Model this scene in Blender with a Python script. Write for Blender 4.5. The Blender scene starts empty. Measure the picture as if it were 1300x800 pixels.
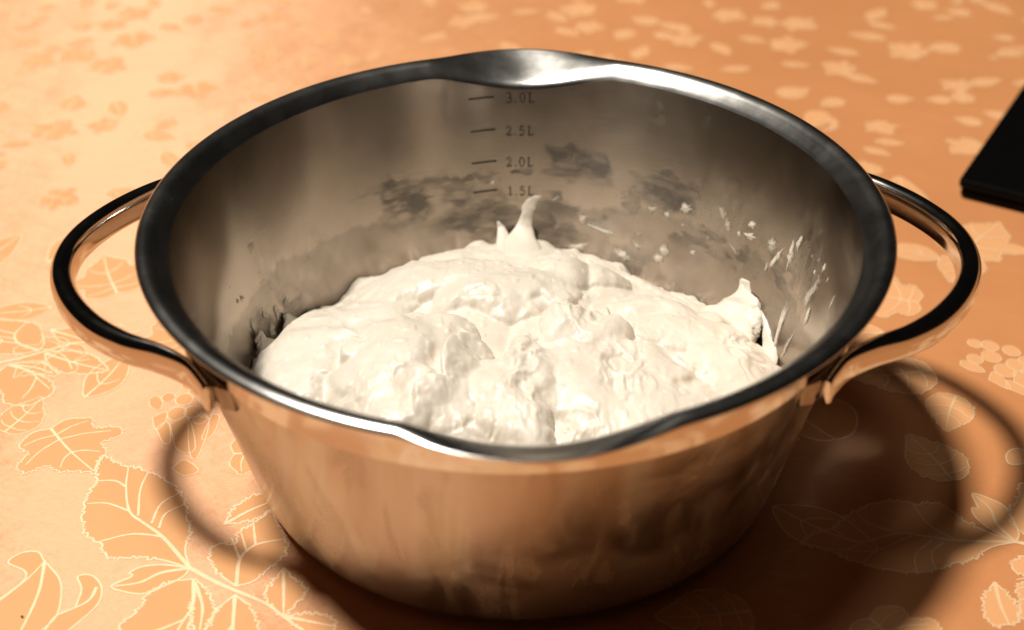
import bpy, bmesh, math, random
import numpy as np
from mathutils import Vector, Matrix
from mathutils.geometry import tessellate_polygon

# ------------------------------------------------------------------ camera, world, light, exposure
scene = bpy.context.scene
COL = scene.collection
R = math.radians
cam_data = bpy.data.cameras.new("camera")
cam = bpy.data.objects.new("camera", cam_data)
COL.objects.link(cam)
_right = Vector((0.99996356, -0.00481117, -0.0070525))
_up = Vector((0.00853728, 0.56352822, 0.8260527))
_back = _right.cross(_up)
M = Matrix((_right, _up, _back)).transposed().to_4x4()
M.translation = Vector((-0.0013723, -0.41336004, 0.34073369))
cam.matrix_world = M
cam_data.sensor_width = 36.0
cam_data.lens = 1800.0 / 1300.0 * 36.0
cam_data.clip_start = 0.01
cam_data.clip_end = 50.0
cam_data.dof.use_dof = True
cam_data.dof.focus_distance = 0.51
cam_data.dof.aperture_fstop = 7.2
scene.camera = cam

world = bpy.data.worlds.new("World")
scene.world = world
world.use_nodes = True
world.node_tree.nodes["Background"].inputs[0].default_value = (1.0, 0.82, 0.66, 1)
world.node_tree.nodes["Background"].inputs[1].default_value = 0.004

def add_lamp(name, loc, target, power, radius, color):
    l = bpy.data.lights.new(name, 'AREA')
    l.shape = 'DISK'; l.size = radius * 2; l.energy = power; l.color = color
    o = bpy.data.objects.new(name, l); COL.objects.link(o)
    o.location = loc
    o.rotation_euler = (Vector(target) - Vector(loc)).to_track_quat('-Z', 'Y').to_euler()
    return o
add_lamp("ceiling_lamp", (-0.90, 0.10, 2.60), (-0.05, 0.0, 0.05), 114.0, 0.17, (1.0, 0.925, 0.82))
add_lamp("ceiling_lamp", (-0.33, 0.02, 2.65), (0.0, 0.0, 0.05), 5.0, 0.20, (1.0, 0.925, 0.82))

vs = scene.view_settings
scene.display_settings.display_device = 'sRGB'
vs.view_transform = 'Standard'
vs.look = 'None'
vs.exposure = 0.0
vs.gamma = 1.0
vs.use_curve_mapping = False
scene.render.engine = 'CYCLES'
scene.cycles.use_denoising = True
scene.cycles.max_bounces = 10
scene.cycles.glossy_bounces = 6
scene.cycles.caustics_reflective = True
scene.cycles.blur_glossy = 0.4
scene.cycles.sample_clamp_indirect = 25.0

# ------------------------------------------------------------------ measured layout (millimetres, degrees)
SPRIG=[([(-111.1,-64.5),(-114.4,-55.6),(-114.5,-46.0),(-116.7,-38.5),(-120.3,-28.2),(-127.3,-19.5),(-135.9,-14.0),(-143.2,-11.1),(-149.1,-9.0),(-153.7,-4.8),(-155.8,-11.0),(-153.0,-19.2),(-154.5,-23.8),(-154.8,-31.6),(-153.1,-40.5),(-150.0,-48.0),(-144.7,-52.3),(-140.3,-58.9),(-132.0,-59.0),(-121.8,-60.3)],1,[[(-111.1,-64.5),(-123.1,-49.5),(-131.4,-42.0),(-137.9,-35.7),(-142.0,-22.6),(-143.5,-11.8)],[(-123.2,-48.9),(-134.4,-47.5),(-145.0,-51.1)],[(-137.9,-35.7),(-146.6,-31.5),(-154.0,-31.4)],[(-142.0,-22.6),(-146.8,-19.2),(-153.0,-19.2)],[(-134.3,-38.2),(-136.5,-24.0),(-135.6,-14.4)],[(-128.8,-42.1),(-127.4,-32.0),(-121.6,-25.8)],[(-125.7,-44.6),(-124.7,-37.1),(-118.0,-31.4)]]),([(-111.1,-64.5),(-120.4,-62.8),(-127.7,-63.7),(-131.2,-66.5),(-130.0,-68.2),(-135.9,-72.7),(-130.0,-75.6),(-124.2,-76.2),(-118.4,-72.9),(-112.8,-68.5)],0,[[(-111.1,-64.5),(-120.5,-66.6),(-126.9,-71.1),(-135.1,-72.7)]]),([(-109.3,-69.6),(-117.1,-71.2),(-122.6,-76.2),(-124.4,-82.8),(-128.6,-89.1),(-128.2,-94.4),(-123.5,-101.6),(-112.5,-102.7),(-107.1,-94.6),(-106.9,-83.0)],1,[[(-108.9,-69.6),(-107.1,-81.9),(-109.0,-88.8),(-111.6,-99.7)],[(-109.1,-88.3),(-116.1,-92.4),(-122.7,-94.4)]]),([(-108.5,-69.6),(-103.5,-75.3),(-99.6,-84.1),(-100.5,-92.6),(-103.2,-94.7),(-107.1,-86.2)],1,[[(-108.5,-70.8),(-103.9,-81.9),(-102.8,-92.6)]]),([(-94.1,-73.2),(-101.7,-66.3),(-105.8,-56.9),(-103.3,-52.2),(-98.0,-53.4),(-97.3,-47.4),(-92.9,-42.5),(-87.8,-36.3),(-84.4,-42.6),(-80.5,-50.0),(-79.8,-58.4),(-85.3,-66.5),(-88.8,-71.0)],1,[[(-94.1,-73.2),(-94.8,-60.6),(-90.5,-53.5),(-80.8,-50.6)],[(-94.8,-60.6),(-99.4,-49.8)],[(-92.9,-57.1),(-96.4,-47.4)],[(-90.5,-53.5),(-92.9,-42.5)]]),([(-79.4,-64.8),(-82.5,-72.2),(-83.8,-77.8),(-77.0,-87.1),(-74.9,-84.4),(-70.4,-75.7),(-73.7,-71.2)],1,[[(-79.3,-65.4),(-76.6,-86.5)]]),([(-93.9,-77.1),(-98.8,-84.1),(-100.7,-93.6),(-95.3,-104.9),(-88.2,-110.9),(-84.1,-103.0),(-83.9,-93.8),(-86.8,-84.3)],1,[[(-93.9,-77.1),(-91.9,-94.8),(-88.4,-110.0)],[(-92.3,-90.6),(-95.9,-96.8)],[(-92.2,-92.7),(-86.4,-97.9)]]),([(-75.8,-87.1),(-70.0,-85.8),(-62.8,-86.7),(-59.2,-91.0),(-61.2,-95.1),(-69.1,-93.5)],1,[[(-75.8,-87.1),(-68.0,-89.3),(-60.0,-91.5)]]),([(-103.1,-43.0),(-100.3,-33.6),(-91.8,-26.6),(-87.3,-33.8),(-93.2,-40.6)],1,[[(-103.1,-43.0),(-95.6,-36.2),(-88.1,-31.2)]])]
STEM=[(-111.1,-64.5),(-101.8,-70.9),(-93.8,-75.4),(-83.3,-81.1),(-76.1,-87.6),(-67.4,-95.1),(-57.4,-101.3)]
LILY=[([(-171.5,-78.2),(-166.0,-69.7),(-167.0,-65.1),(-173.7,-61.0),(-170.6,-56.5),(-165.0,-56.0),(-161.4,-60.6),(-154.5,-68.6),(-151.7,-76.2),(-150.8,-85.8),(-153.7,-92.0),(-158.3,-99.9),(-169.1,-101.8),(-176.7,-91.7)],0,[[(-161.4,-60.6),(-159.5,-75.1),(-160.6,-91.9),(-163.0,-101.9)],[(-174.6,-83.4),(-165.3,-69.5),(-161.4,-60.6)]]),([(-145.5,-82.2),(-145.5,-74.1),(-148.2,-68.1),(-143.6,-67.6),(-139.1,-73.1),(-138.5,-80.7),(-143.0,-89.0),(-147.1,-94.1),(-153.1,-97.0),(-152.5,-90.9),(-150.8,-85.8)],0,[[(-140.7,-73.1),(-142.3,-79.6),(-150.8,-85.8)]])]
BERRY=[(-130.5,29.0,3.2),(-126.6,34.7,2.9),(-131.6,20.0,3.5),(-125.6,21.1,3.2),(-121.4,28.9,2.9),(-137.0,30.2,2.6),(-120.7,21.0,2.9),(-130.8,38.2,2.4),(-122.0,16.6,2.6)]
PETALS=[([(-144.5,29.2),(-142.1,31.4),(-138.7,28.0),(-138.9,22.3),(-142.8,24.6)],0,[]),([(-140.8,17.9),(-135.9,21.2),(-135.3,14.6),(-137.9,10.3)],0,[]),([(-138.1,11.4),(-134.0,14.6),(-131.0,2.8),(-133.7,2.8)],0,[]),([(-133.1,13.5),(-127.0,17.8),(-120.8,-1.5),(-127.5,-1.5)],0,[]),([(-127.0,17.8),(-118.6,16.5),(-118.8,-5.7),(-122.4,-3.6)],0,[]),([(-117.8,19.8),(-114.7,17.6),(-115.6,6.8),(-119.3,4.7)],0,[]),([(-127.3,-12.7),(-123.7,-7.7),(-117.3,-13.8),(-122.0,-16.7)],0,[])]
LEAVES=[[(-186.7,37.7),(-193.0,49.4),(-202.2,53.8),(-205.8,63.2),(-199.1,65.9),(-196.4,74.4),(-186.3,66.9),(-178.6,61.2),(-177.6,51.8),(-185.2,46.6)],[(-184.7,3.3),(-195.0,10.0),(-198.2,21.2),(-195.4,35.2),(-191.1,31.1),(-182.9,23.5),(-182.3,9.8)],[(-216.4,74.7),(-225.7,106.7),(-215.7,101.5),(-199.8,84.4),(-206.4,74.5)]]
LOBES=[(-39.0,-9.8,26,33,50),(-6.7,37.7,20,17,47.5),(-33.7,55.0,30,17,44),(-75.7,8.2,19,30,43),(23.7,59.1,18,14,42),(23.0,10.7,17,17,49.5),(60.5,23.9,23,20,42),(40.1,-28.3,27,28,47),(-0.2,-25.5,11,30,48),(79.2,-1.4,16,24,41),(-54.6,26.8,20,20,44),(-20.7,-23.5,14,20,45),(17.7,-17.6,15,20,45.5),(10.7,38.9,14,12,45.5)]
FOLDS=[([(-14.5,-0.4),(-19.5,-4.6),(-22.9,-11.6),(-24.4,-18.0),(-23.9,-24.8)],4.2,1),([(-58.8,7.1),(-61.4,4.7),(-62.7,0.3),(-61.7,-4.0),(-59.2,-6.9)],2.4,1),([(-30.3,-21.1),(-33.3,-27.8),(-34.1,-33.0),(-33.2,-40.7)],2.4,1),([(10.6,-3.1),(10.7,-12.6),(11.7,-24.4),(10.8,-37.9),(8.8,-45.0)],4.0,-1),([(9.8,-1.7),(16.9,-0.8),(23.2,-4.3),(26.3,1.5)],3.0,-1),([(34.4,31.9),(36.4,26.1),(37.6,12.7),(43.3,15.6)],3.0,-1),([(39.4,-10.7),(36.5,-19.8),(34.0,-29.6)],2.2,1),([(32.3,-3.5),(30.2,-15.2),(28.2,-26.4)],1.8,-1),([(-14.3,-46.4),(-12.8,-43.9),(-4.3,-47.8),(2.9,-51.9)],3.0,1),([(-28.4,39.9),(-24.2,51.0),(-13.6,56.5),(1.9,54.6),(10.9,47.1)],1.6,-1),([(-65.7,-9.1),(-63.4,-18.4),(-58.5,-27.4)],1.2,1),([(-43.2,9.9),(-39.6,12.8),(-36.0,9.7)],1.4,-1),([(-4.3,4.3),(-1.5,-3.0),(-4.3,-12.4),(-1.1,-23.8)],2.0,1),([(13.3,24.3),(18.9,16.5),(26.3,18.9),(30.3,11.3)],2.2,-1),([(52.2,-1.3),(60.1,-7.2),(69.4,-11.1)],1.5,1),([(1.6,27.1),(7.6,32.3),(13.5,28.5)],1.6,1),([(55.5,-24.6),(61.9,-15.6),(64.6,-3.9)],1.4,1)]
ROUGH=[(23.4,19.0,14.0,16.0),(2.5,-19.3,8.4,35.0),(-13.2,27.3,11.2,10.0),(11.3,63.1,11.2,8.0),(81.8,8.0,8.4,22.5),(-26.3,-18.9,8.4,15.0),(37.1,-15.3,14.0,20.0),(16.7,-43.5,16.8,10.0)]
SCRAPS=[(32.78,50.44,1.16,1.32,0.3),(36.61,50.16,0.83,1.32,0),(40.69,55.19,1.65,1.65,0.5),(52.26,56.42,0.99,2.31,-0.3),(58.61,61.69,0.99,1.32,0),(59.08,57.52,1.49,1.32,0.2),(65.85,60.54,1.82,2.97,0.6),(68.69,58.11,0.83,5.28,-0.3),(72.46,63.0,0.99,4.62,0.1),(54.87,49.28,1.65,0.66,-0.5),(44.7,39.19,0.66,0.99,0),(27.38,28.18,2.15,1.98,-0.2),(29.97,33.73,1.49,1.32,-0.5),(21.58,36.48,3.47,0.99,-0.15),(15.59,28.03,2.15,1.32,0.3),(84.78,59.86,1.32,7.92,-0.2),(86.61,53.37,0.83,3.3,0),(77.36,36.13,0.83,9.24,0.1),(82.94,35.12,0.66,7.26,-0.2),(35.91,31.0,1.32,1.65,0.4),(37.5,35.64,1.16,1.98,-0.4),(-76.27,50.91,0.83,1.32,0.4),(-78.16,51.4,0.49,0.99,0),(85.65,72.06,0.49,1.65,0),(82.75,71.87,0.33,0.99,0),(82.77,67.02,0.49,0.99,0),(89.19,71.49,0.33,1.32,0),(79.77,70.05,0.33,0.66,0),(85.06,67.44,0.33,0.99,0),(55.75,55.64,0.49,0.99,0),(50.28,59.8,0.83,2.64,0.5),(-4.93,54.01,0.49,0.99,0),(16.21,39.98,0.83,1.65,0.6),(9.64,47.72,0.83,0.66,0.5),(73.87,69.06,0.66,2.64,0),(95.81,70.06,0.33,3.3,0),(66.39,50.82,0.49,1.98,0),(47.79,48.07,0.49,0.66,0),(40.77,48.31,0.49,0.66,0),(30.3,38.93,0.83,0.66,0.3),(-66.55,34.13,0.99,2.97,0.3),(-70.77,36.89,0.66,2.97,0.2),(-62.59,34.61,0.83,1.98,-0.3),(-76.07,36.61,0.83,3.3,0.2),(-69.91,29.7,0.99,2.64,0)]
STAINS=[(14.33,63.62,7.59,7.92,1,1),(19.74,61.71,2.97,5.94,1,1),(10.76,66.23,3.96,4.62,1,1),(2.0,58.01,2.31,2.31,1,1),(9.2,58.52,4.12,3.3,0.6,1),(-20.59,49.47,12.38,9.9,0.95,1),(-27.66,55.56,4.95,8.25,0.9,1),(-9.8,41.72,11.55,11.55,0.9,1),(-2.47,35.86,6.6,8.25,0.9,1),(-16.46,57.11,9.9,1.98,0.8,1),(-9.29,57.53,6.6,1.32,0.8,1),(27.76,63.88,2.64,1.65,0.9,1),(35.06,66.0,2.64,1.98,0.9,1),(35.86,58.62,8.25,7.92,0.8,1),(39.39,62.24,4.95,3.96,0.8,1),(27.34,57.51,1.65,1.65,0.7,1),(30.88,92.56,0.99,1.98,1,1),(30.93,86.01,1.65,1.65,0.6,1),(42.27,92.58,0.66,4.62,0.5,1),(-12.89,94.06,1.49,1.98,1,1),(-10.63,94.25,1.65,1.65,0.9,1),(-14.83,86.62,0.66,8.25,0.7,1),(-12.61,84.55,0.66,6.6,0.6,1),(-67.56,61.48,1.32,2.64,0.8,1),(-61.33,30.62,4.29,9.9,0.7,1),(-72.74,32.12,4.12,11.55,0.7,1),(6.91,36.05,3.3,8.25,0.9,1),(12.72,31.82,4.95,6.6,0.6,1),(28.95,26.82,8.25,6.6,0.5,1),(-50.2,37.9,13.2,19.8,0.35,2),(-64.45,40.57,9.9,19.8,0.35,2),(53.91,52.79,19.8,23.1,0.55,2),(78.39,60.3,9.9,26.4,0.7,2),(74.79,32.5,8.25,19.8,0.7,2),(46.35,56.95,9.9,9.9,0.6,2),(26.16,35.8,14.85,9.9,0.4,2),(8.68,41.27,9.9,9.9,0.3,2),(82.76,68.64,3.3,9.9,1,2)]
MARKS=[('3.0L',(-9.34,89.01),(-4.01,89.03),(-1.45,86.99)),('2.5L',(-9.25,75.66),(-4.05,75.85),(-1.56,73.62)),('2.0L',(-9.31,62.59),(-3.91,62.76),(-1.58,60.67)),('1.5L',(-9.34,50.29),(-3.92,50.63),(-1.42,48.5))]

# ------------------------------------------------------------------ helpers
rng = random.Random(5)

def link(o, parent=None):
    COL.objects.link(o)
    if parent is not None:
        o.parent = parent
    return o

def mesh_obj(name, verts, faces, mats, parent=None, smooth=True, midx=None):
    me = bpy.data.meshes.new(name)
    me.from_pydata([tuple(v) for v in verts], [], faces)
    for m in (mats if isinstance(mats, (list, tuple)) else [mats]):
        me.materials.append(m)
    if midx is not None:
        me.polygons.foreach_set("material_index", midx)
    if smooth:
        me.polygons.foreach_set("use_smooth", [True] * len(me.polygons))
    me.update()
    return link(bpy.data.objects.new(name, me), parent)

def grid_faces(nu, nv, wrap=False):
    f = []
    for i in range(nu if wrap else nu - 1):
        a = i * nv; b = ((i + 1) % nu) * nv
        for j in range(nv - 1):
            f.append((a + j, b + j, b + j + 1, a + j + 1))
    return f

def tag(o, label, cat, group=None, kind=None):
    o["label"] = label; o["category"] = cat
    if group: o["group"] = group
    if kind: o["kind"] = kind
    return o

def empty(name, loc=(0, 0, 0)):
    o = bpy.data.objects.new(name, None); o.location = loc
    o.empty_display_size = 0.02
    return link(o)

def catmull(pts, n):
    P = np.array(pts, float)
    P = np.vstack([2 * P[0] - P[1], P, 2 * P[-1] - P[-2]])
    out = []
    for i in range(1, len(P) - 2):
        for k in range(n):
            t = k / n
            p0, p1, p2, p3 = P[i - 1:i + 3]
            out.append(0.5 * ((2 * p1) + (-p0 + p2) * t + (2 * p0 - 5 * p1 + 4 * p2 - p3) * t * t + (-p0 + 3 * p1 - 3 * p2 + p3) * t ** 3))
    out.append(P[-2])
    return np.array(out)

_LAT = np.random.RandomState(11).rand(256, 256)
def vnoise(x, y):
    xi = np.floor(x).astype(int); yi = np.floor(y).astype(int)
    fx = x - xi; fy = y - yi
    fx = fx ** 3 * (fx * (fx * 6 - 15) + 10); fy = fy ** 3 * (fy * (fy * 6 - 15) + 10)
    g = lambda a, b: _LAT[a % 256, b % 256]
    return ((g(xi, yi) * (1 - fx) + g(xi + 1, yi) * fx) * (1 - fy) + (g(xi, yi + 1) * (1 - fx) + g(xi + 1, yi + 1) * fx) * fy) * 2 - 1
def fbm(x, y, oct=4, gain=0.5):
    s = 0; a = 1.0
    for k in range(oct):
        s = s + a * vnoise(x * 2 ** k + 17.3 * k, y * 2 ** k + 9.1 * k); a *= gain
    return s
def sstep(a, b, x):
    t = np.clip((x - a) / (b - a), 0, 1); return t * t * (3 - 2 * t)

# ------------------------------------------------------------------ materials
class NT:
    def __init__(self, name):
        self.m = bpy.data.materials.new(name); self.m.use_nodes = True
        self.t = self.m.node_tree; self.n = self.t.nodes; self.l = self.t.links
        self.b = self.n["Principled BSDF"]
    def node(self, ty, **kw):
        o = self.n.new(ty)
        for k, v in kw.items():
            if isinstance(k, str) and hasattr(o, k): setattr(o, k, v)
        return o
    def set(self, **kw):
        for k, v in kw.items():
            self.b.inputs[k.replace('_', ' ')].default_value = v
    def link(self, a, b): self.l.new(a, b)
    def noise(self, scale, detail=4, rough=0.55, vec=None, stretch=None, dist=0.0):
        nn = self.node('ShaderNodeTexNoise'); nn.inputs['Scale'].default_value = scale
        nn.inputs['Detail'].default_value = detail; nn.inputs['Roughness'].default_value = rough
        nn.inputs['Distortion'].default_value = dist
        if vec is None:
            vec = self.node('ShaderNodeTexCoord').outputs['Object']
        if stretch:
            mp = self.node('ShaderNodeMapping'); mp.inputs['Scale'].default_value = stretch
            self.link(vec, mp.inputs['Vector']); vec = mp.outputs['Vector']
        self.link(vec, nn.inputs['Vector'])
        return nn.outputs['Fac']
    def ramp(self, fac, stops):
        r = self.node('ShaderNodeValToRGB'); e = r.color_ramp.elements
        while len(e) < len(stops): e.new(0.5)
        for el, (p, c) in zip(e, stops):
            el.position = p; el.color = (c, c, c, 1) if isinstance(c, (int, float)) else (*c, 1)
        self.link(fac, r.inputs['Fac']); return r.outputs['Color']
    def mix(self, fac, a, b):
        x = self.node('ShaderNodeMix'); x.data_type = 'RGBA'
        for s, v in ((0, fac), (6, a), (7, b)):
            if isinstance(v, (int, float)): x.inputs[s].default_value = v
            elif isinstance(v, tuple): x.inputs[s].default_value = (*v, 1)
            else: self.link(v, x.inputs[s])
        return x.outputs[2]
    def math(self, op, a, b=0.0):
        x = self.node('ShaderNodeMath'); x.operation = op
        for s, v in ((0, a), (1, b)):
            if isinstance(v, (int, float)): x.inputs[s].default_value = v
            else: self.link(v, x.inputs[s])
        return x.outputs[0]
    def bump(self, h, strength, dist, prev=None):
        bp = self.node('ShaderNodeBump'); bp.inputs['Strength'].default_value = strength; bp.inputs['Distance'].default_value = dist
        self.link(h, bp.inputs['Height'])
        if prev is not None: self.link(prev, bp.inputs['Normal'])
        return bp.outputs['Normal']

def cyl_coord(t):
    """(angle, radius, height) of the object-space position: used to brush metal around the axis."""
    tc = t.node('ShaderNodeTexCoord'); s = t.node('ShaderNodeSeparateXYZ'); t.link(tc.outputs['Object'], s.inputs[0])
    ang = t.math('ARCTAN2', s.outputs[0], s.outputs[1])
    cb = t.node('ShaderNodeCombineXYZ'); t.link(ang, cb.inputs[0]); t.link(s.outputs[2], cb.inputs[2])
    return cb.outputs[0], s.outputs[2]

def mat_cloth(name, base, base2, rough, spec, weave=0.25, sheen=0.2, sheen_dir=(1, 0)):
    t = NT(name)
    g = t.node('ShaderNodeNewGeometry').outputs['Position']
    c = t.mix(t.ramp(t.noise(9, 3, vec=g), [(0.35, 0.0), (0.65, 1.0)]), base, base2)
    t.link(c, t.b.inputs['Base Color'])
    t.set(Roughness=rough, Specular_IOR_Level=spec)
    # diagonal satin streaks and the weave itself
    n1 = t.noise(38, 4, vec=g, stretch=(1.0, 2.6, 1.0))
    n2 = t.noise(2600, 2, vec=g, stretch=(1.0, 0.45, 1.0))
    n3 = t.noise(6.5, 2, vec=g)
    b = t.bump(n3, 0.5, 0.010)
    b = t.bump(n1, 0.6, 0.0016, b)
    b = t.bump(n2, weave, 0.00025, b)
    t.link(b, t.b.inputs['Normal'])
    # satin threads: a lobe that is narrow along the float and wide across it
    gl = t.node('ShaderNodeBsdfAnisotropic'); gl.distribution = 'GGX'
    gl.inputs['Color'].default_value = (1.0, 0.85, 0.66, 1); gl.inputs['Roughness'].default_value = 0.66
    gl.inputs['Anisotropy'].default_value = 0.8
    tv = t.node('ShaderNodeCombineXYZ'); tv.inputs[0].default_value = sheen_dir[0]; tv.inputs[1].default_value = sheen_dir[1]
    t.link(tv.outputs[0], gl.inputs['Tangent']); t.link(b, gl.inputs['Normal'])
    mx = t.node('ShaderNodeMixShader'); mx.inputs[0].default_value = sheen
    t.link(t.b.outputs[0], mx.inputs[1]); t.link(gl.outputs[0], mx.inputs[2])
    t.link(mx.outputs[0], t.n['Material Output'].inputs['Surface'])
    return t.m
M_GROUND = mat_cloth("satin_cloth", (0.62, 0.265, 0.10), (0.57, 0.235, 0.086), 0.60, 0.4, 0.25, 0.105)
M_MOTIF = mat_cloth("woven_motif", (0.73, 0.375, 0.17), (0.69, 0.35, 0.155), 0.80, 0.25, 0.4, 0.05, (0, 1))
M_THREAD = mat_cloth("contour_thread", (0.82, 0.56, 0.33), (0.78, 0.52, 0.30), 0.55, 0.5, 0.4, 0.10)

def mat_outer():
    t = NT("polished_steel")
    cv, z = cyl_coord(t)
    sm = t.noise(26, 5, 0.6, dist=0.6)
    br = t.noise(1.0, 3, 0.6, vec=cv, stretch=(6, 1, 1500))
    t.set(Metallic=1.0, Anisotropic=0.92, Anisotropic_Rotation=0.25)
    tg = t.node('ShaderNodeTangent'); tg.direction_type = 'RADIAL'; tg.axis = 'Z'; t.link(tg.outputs[0], t.b.inputs['Tangent'])
    col = t.mix(t.ramp(sm, [(0.35, 0.0), (0.7, 1.0)]), (0.46, 0.41, 0.36), (0.55, 0.50, 0.44))
    dr = t.ramp(t.noise(1.0, 4, 0.6, vec=cv, stretch=(9, 1, 22), dist=0.8), [(0.52, 0.0), (0.60, 1.0)])     # dried runs and finger marks
    col = t.mix(t.math('MULTIPLY', dr, 0.13), col, (0.30, 0.26, 0.22))
    t.link(col, t.b.inputs['Base Color'])
    r = t.math('ADD', t.math('MULTIPLY', t.ramp(sm, [(0.4, 0.0), (0.65, 1.0)]), 0.10), t.math('ADD', t.math('MULTIPLY', dr, 0.05), 0.17))
    t.link(r, t.b.inputs['Roughness'])
    b = t.bump(br, 0.05, 0.0003)
    b = t.bump(t.noise(30, 3), 0.06, 0.003, b)
    t.link(b, t.b.inputs['Normal'])
    return t.m
M_OUT = mat_outer()

def mat_lip():
    t = NT("rim_steel")
    t.set(Metallic=1.0, Base_Color=(0.66, 0.65, 0.63, 1))
    sm = t.noise(60, 5, 0.6)
    r = t.math('ADD', t.math('MULTIPLY', t.ramp(sm, [(0.4, 0.0), (0.7, 1.0)]), 0.06), 0.22)
    t.link(r, t.b.inputs['Roughness'])
    cv, z = cyl_coord(t)
    t.link(t.bump(t.noise(1.0, 3, 0.6, vec=cv, stretch=(5, 1, 2500)), 0.05, 0.0003), t.b.inputs['Normal'])
    return t.m
M_LIP = mat_lip()

def mat_inner():
    t = NT("brushed_steel_inside")
    cv, z = cyl_coord(t)
    a1 = t.node('ShaderNodeAttribute'); a1.attribute_name = "damp"
    a2 = t.node('ShaderNodeAttribute'); a2.attribute_name = "milk"
    t.set(Anisotropic=0.92, Anisotropic_Rotation=0.25)
    tg = t.node('ShaderNodeTangent'); tg.direction_type = 'RADIAL'; tg.axis = 'Z'; t.link(tg.outputs[0], t.b.inputs['Tangent'])
    damp, milk = a1.outputs['Fac'], a2.outputs['Fac']
    sm = t.noise(22, 5, 0.6, dist=0.4)
    c = t.mix(t.ramp(sm, [(0.35, 0.0), (0.7, 1.0)]), (0.45, 0.375, 0.305), (0.52, 0.435, 0.355))
    a3 = t.node('ShaderNodeAttribute'); a3.attribute_name = "film"
    c = t.mix(t.math('MULTIPLY', a3.outputs['Fac'], 0.62), c, (0.215, 0.185, 0.155))     # dull tide of dried dough water
    c = t.mix(t.math('MULTIPLY', damp, 0.85), c, (0.11, 0.10, 0.09))
    c = t.mix(t.math('MULTIPLY', milk, 0.30), c, (0.55, 0.49, 0.42))
    t.link(c, t.b.inputs['Base Color'])
    t.link(t.math('SUBTRACT', 1.0, t.math('MULTIPLY', milk, 0.30)), t.b.inputs['Metallic'])
    br = t.noise(1.0, 4, 0.65, vec=cv, stretch=(4, 1, 1700))
    r = t.math('ADD', t.math('ADD', t.math('MULTIPLY', sm, 0.10), 0.15), t.math('MULTIPLY', milk, 0.2))
    t.link(t.math('ADD', r, t.math('MULTIPLY', damp, 0.1)), t.b.inputs['Roughness'])
    b = t.bump(br, 0.05, 0.0004)
    b = t.bump(damp, 0.08, 0.0002, b)
    t.link(b, t.b.inputs['Normal'])
    return t.m
M_IN = mat_inner()

def mat_handle():
    t = NT("handle_steel")
    t.set(Metallic=1.0, Base_Color=(0.66, 0.64, 0.61, 1))
    t.link(t.math('ADD', t.math('MULTIPLY', t.noise(90, 4), 0.12), 0.06), t.b.inputs['Roughness'])
    return t.m
M_HAN = mat_handle()

def mat_plain(name, col, rough, spec=0.5, metal=0.0):
    t = NT(name); t.set(Base_Color=(*col, 1), Roughness=rough, Specular_IOR_Level=spec, Metallic=metal)
    t.link(t.math('ADD', t.math('MULTIPLY', t.noise(120, 3), 0.1), rough - 0.05), t.b.inputs['Roughness'])
    return t.m
M_BRK = mat_plain("bracket_steel", (0.30, 0.27, 0.24), 0.22, 0.5, 1.0)  # base colour darkened to stand in for the dark reflections on the brackets
M_ETCH = mat_plain("etched_ink", (0.030, 0.022, 0.016), 0.6, 0.3)
M_BLACK = mat_plain("black_plastic", (0.0016, 0.0015, 0.0016), 0.5, 0.06)
M_BLACK2 = mat_plain("black_rubber", (0.0014, 0.0014, 0.0014), 0.7, 0.05)

def mat_dough(name, milky=0.0):
    t = NT(name)
    n = t.noise(60, 5, 0.6, dist=0.5)
    c = t.mix(t.ramp(n, [(0.3, 0.0), (0.7, 1.0)]), (0.64, 0.575, 0.485), (0.73, 0.675, 0.595))
    t.link(c, t.b.inputs['Base Color'])
    t.set(Roughness=0.47, Specular_IOR_Level=0.5, Subsurface_Weight=0.15, Subsurface_Scale=0.003, Coat_Weight=0.18, Coat_Roughness=0.32)
    t.b.inputs['Subsurface Radius'].default_value = (1.0, 0.6, 0.35)
    b = t.bump(t.noise(110, 4, 0.5, dist=1.5), 0.15, 0.0012)
    b = t.bump(t.noise(900, 2, 0.5), 0.10, 0.0003, b)
    t.link(b, t.b.inputs['Normal'])
    return t.m
M_DOUGH = mat_dough("bread_dough")
def mat_scrap():
    t = NT("dried_dough")
    t.set(Base_Color=(0.66, 0.58, 0.46, 1), Roughness=0.5, Subsurface_Weight=0.2, Subsurface_Scale=0.002)
    t.link(t.mix(t.noise(400, 3), (0.62, 0.55, 0.45), (0.86, 0.81, 0.72)), t.b.inputs['Base Color'])
    t.link(t.bump(t.noise(900, 3), 0.4, 0.0005), t.b.inputs['Normal'])
    at = t.node('ShaderNodeAttribute'); at.attribute_name = "body"
    al = t.math('ADD', at.outputs['Fac'], t.math('MULTIPLY', t.math('SUBTRACT', t.noise(500, 3), 0.5), 1.1))
    t.link(t.ramp(al, [(0.15, 0.0), (1.05, 0.95)]), t.b.inputs['Alpha'])
    return t.m
M_SCRAP = mat_scrap()

# ------------------------------------------------------------------ tablecloth
def build_cloth():
    x0, x1, y0, y1, th = -1.1, 1.1, -0.75, 1.6, 0.0015
    n = 60
    verts, faces = [], []
    for i in range(n + 1):
        for j in range(n + 1):
            verts.append((x0 + (x1 - x0) * i / n, y0 + (y1 - y0) * j / n, 0.0))
    faces = grid_faces(n + 1, n + 1)
    base = len(verts)
    verts += [(x0, y0, -th), (x1, y0, -th), (x1, y1, -th), (x0, y1, -th)]
    c = [0, n * (n + 1), n * (n + 1) + n, n]
    for k in range(4):
        a, b = c[k], c[(k + 1) % 4]
        faces.append((a, base + k, base + (k + 1) % 4, b))
    faces.append((base + 3, base + 2, base + 1, base))
    o = mesh_obj("tablecloth", verts, faces, M_GROUND, smooth=False)
    return tag(o, "peach damask tablecloth with woven leaves and flowers under the steel pot", "tablecloth")
cloth = build_cloth()

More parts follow.
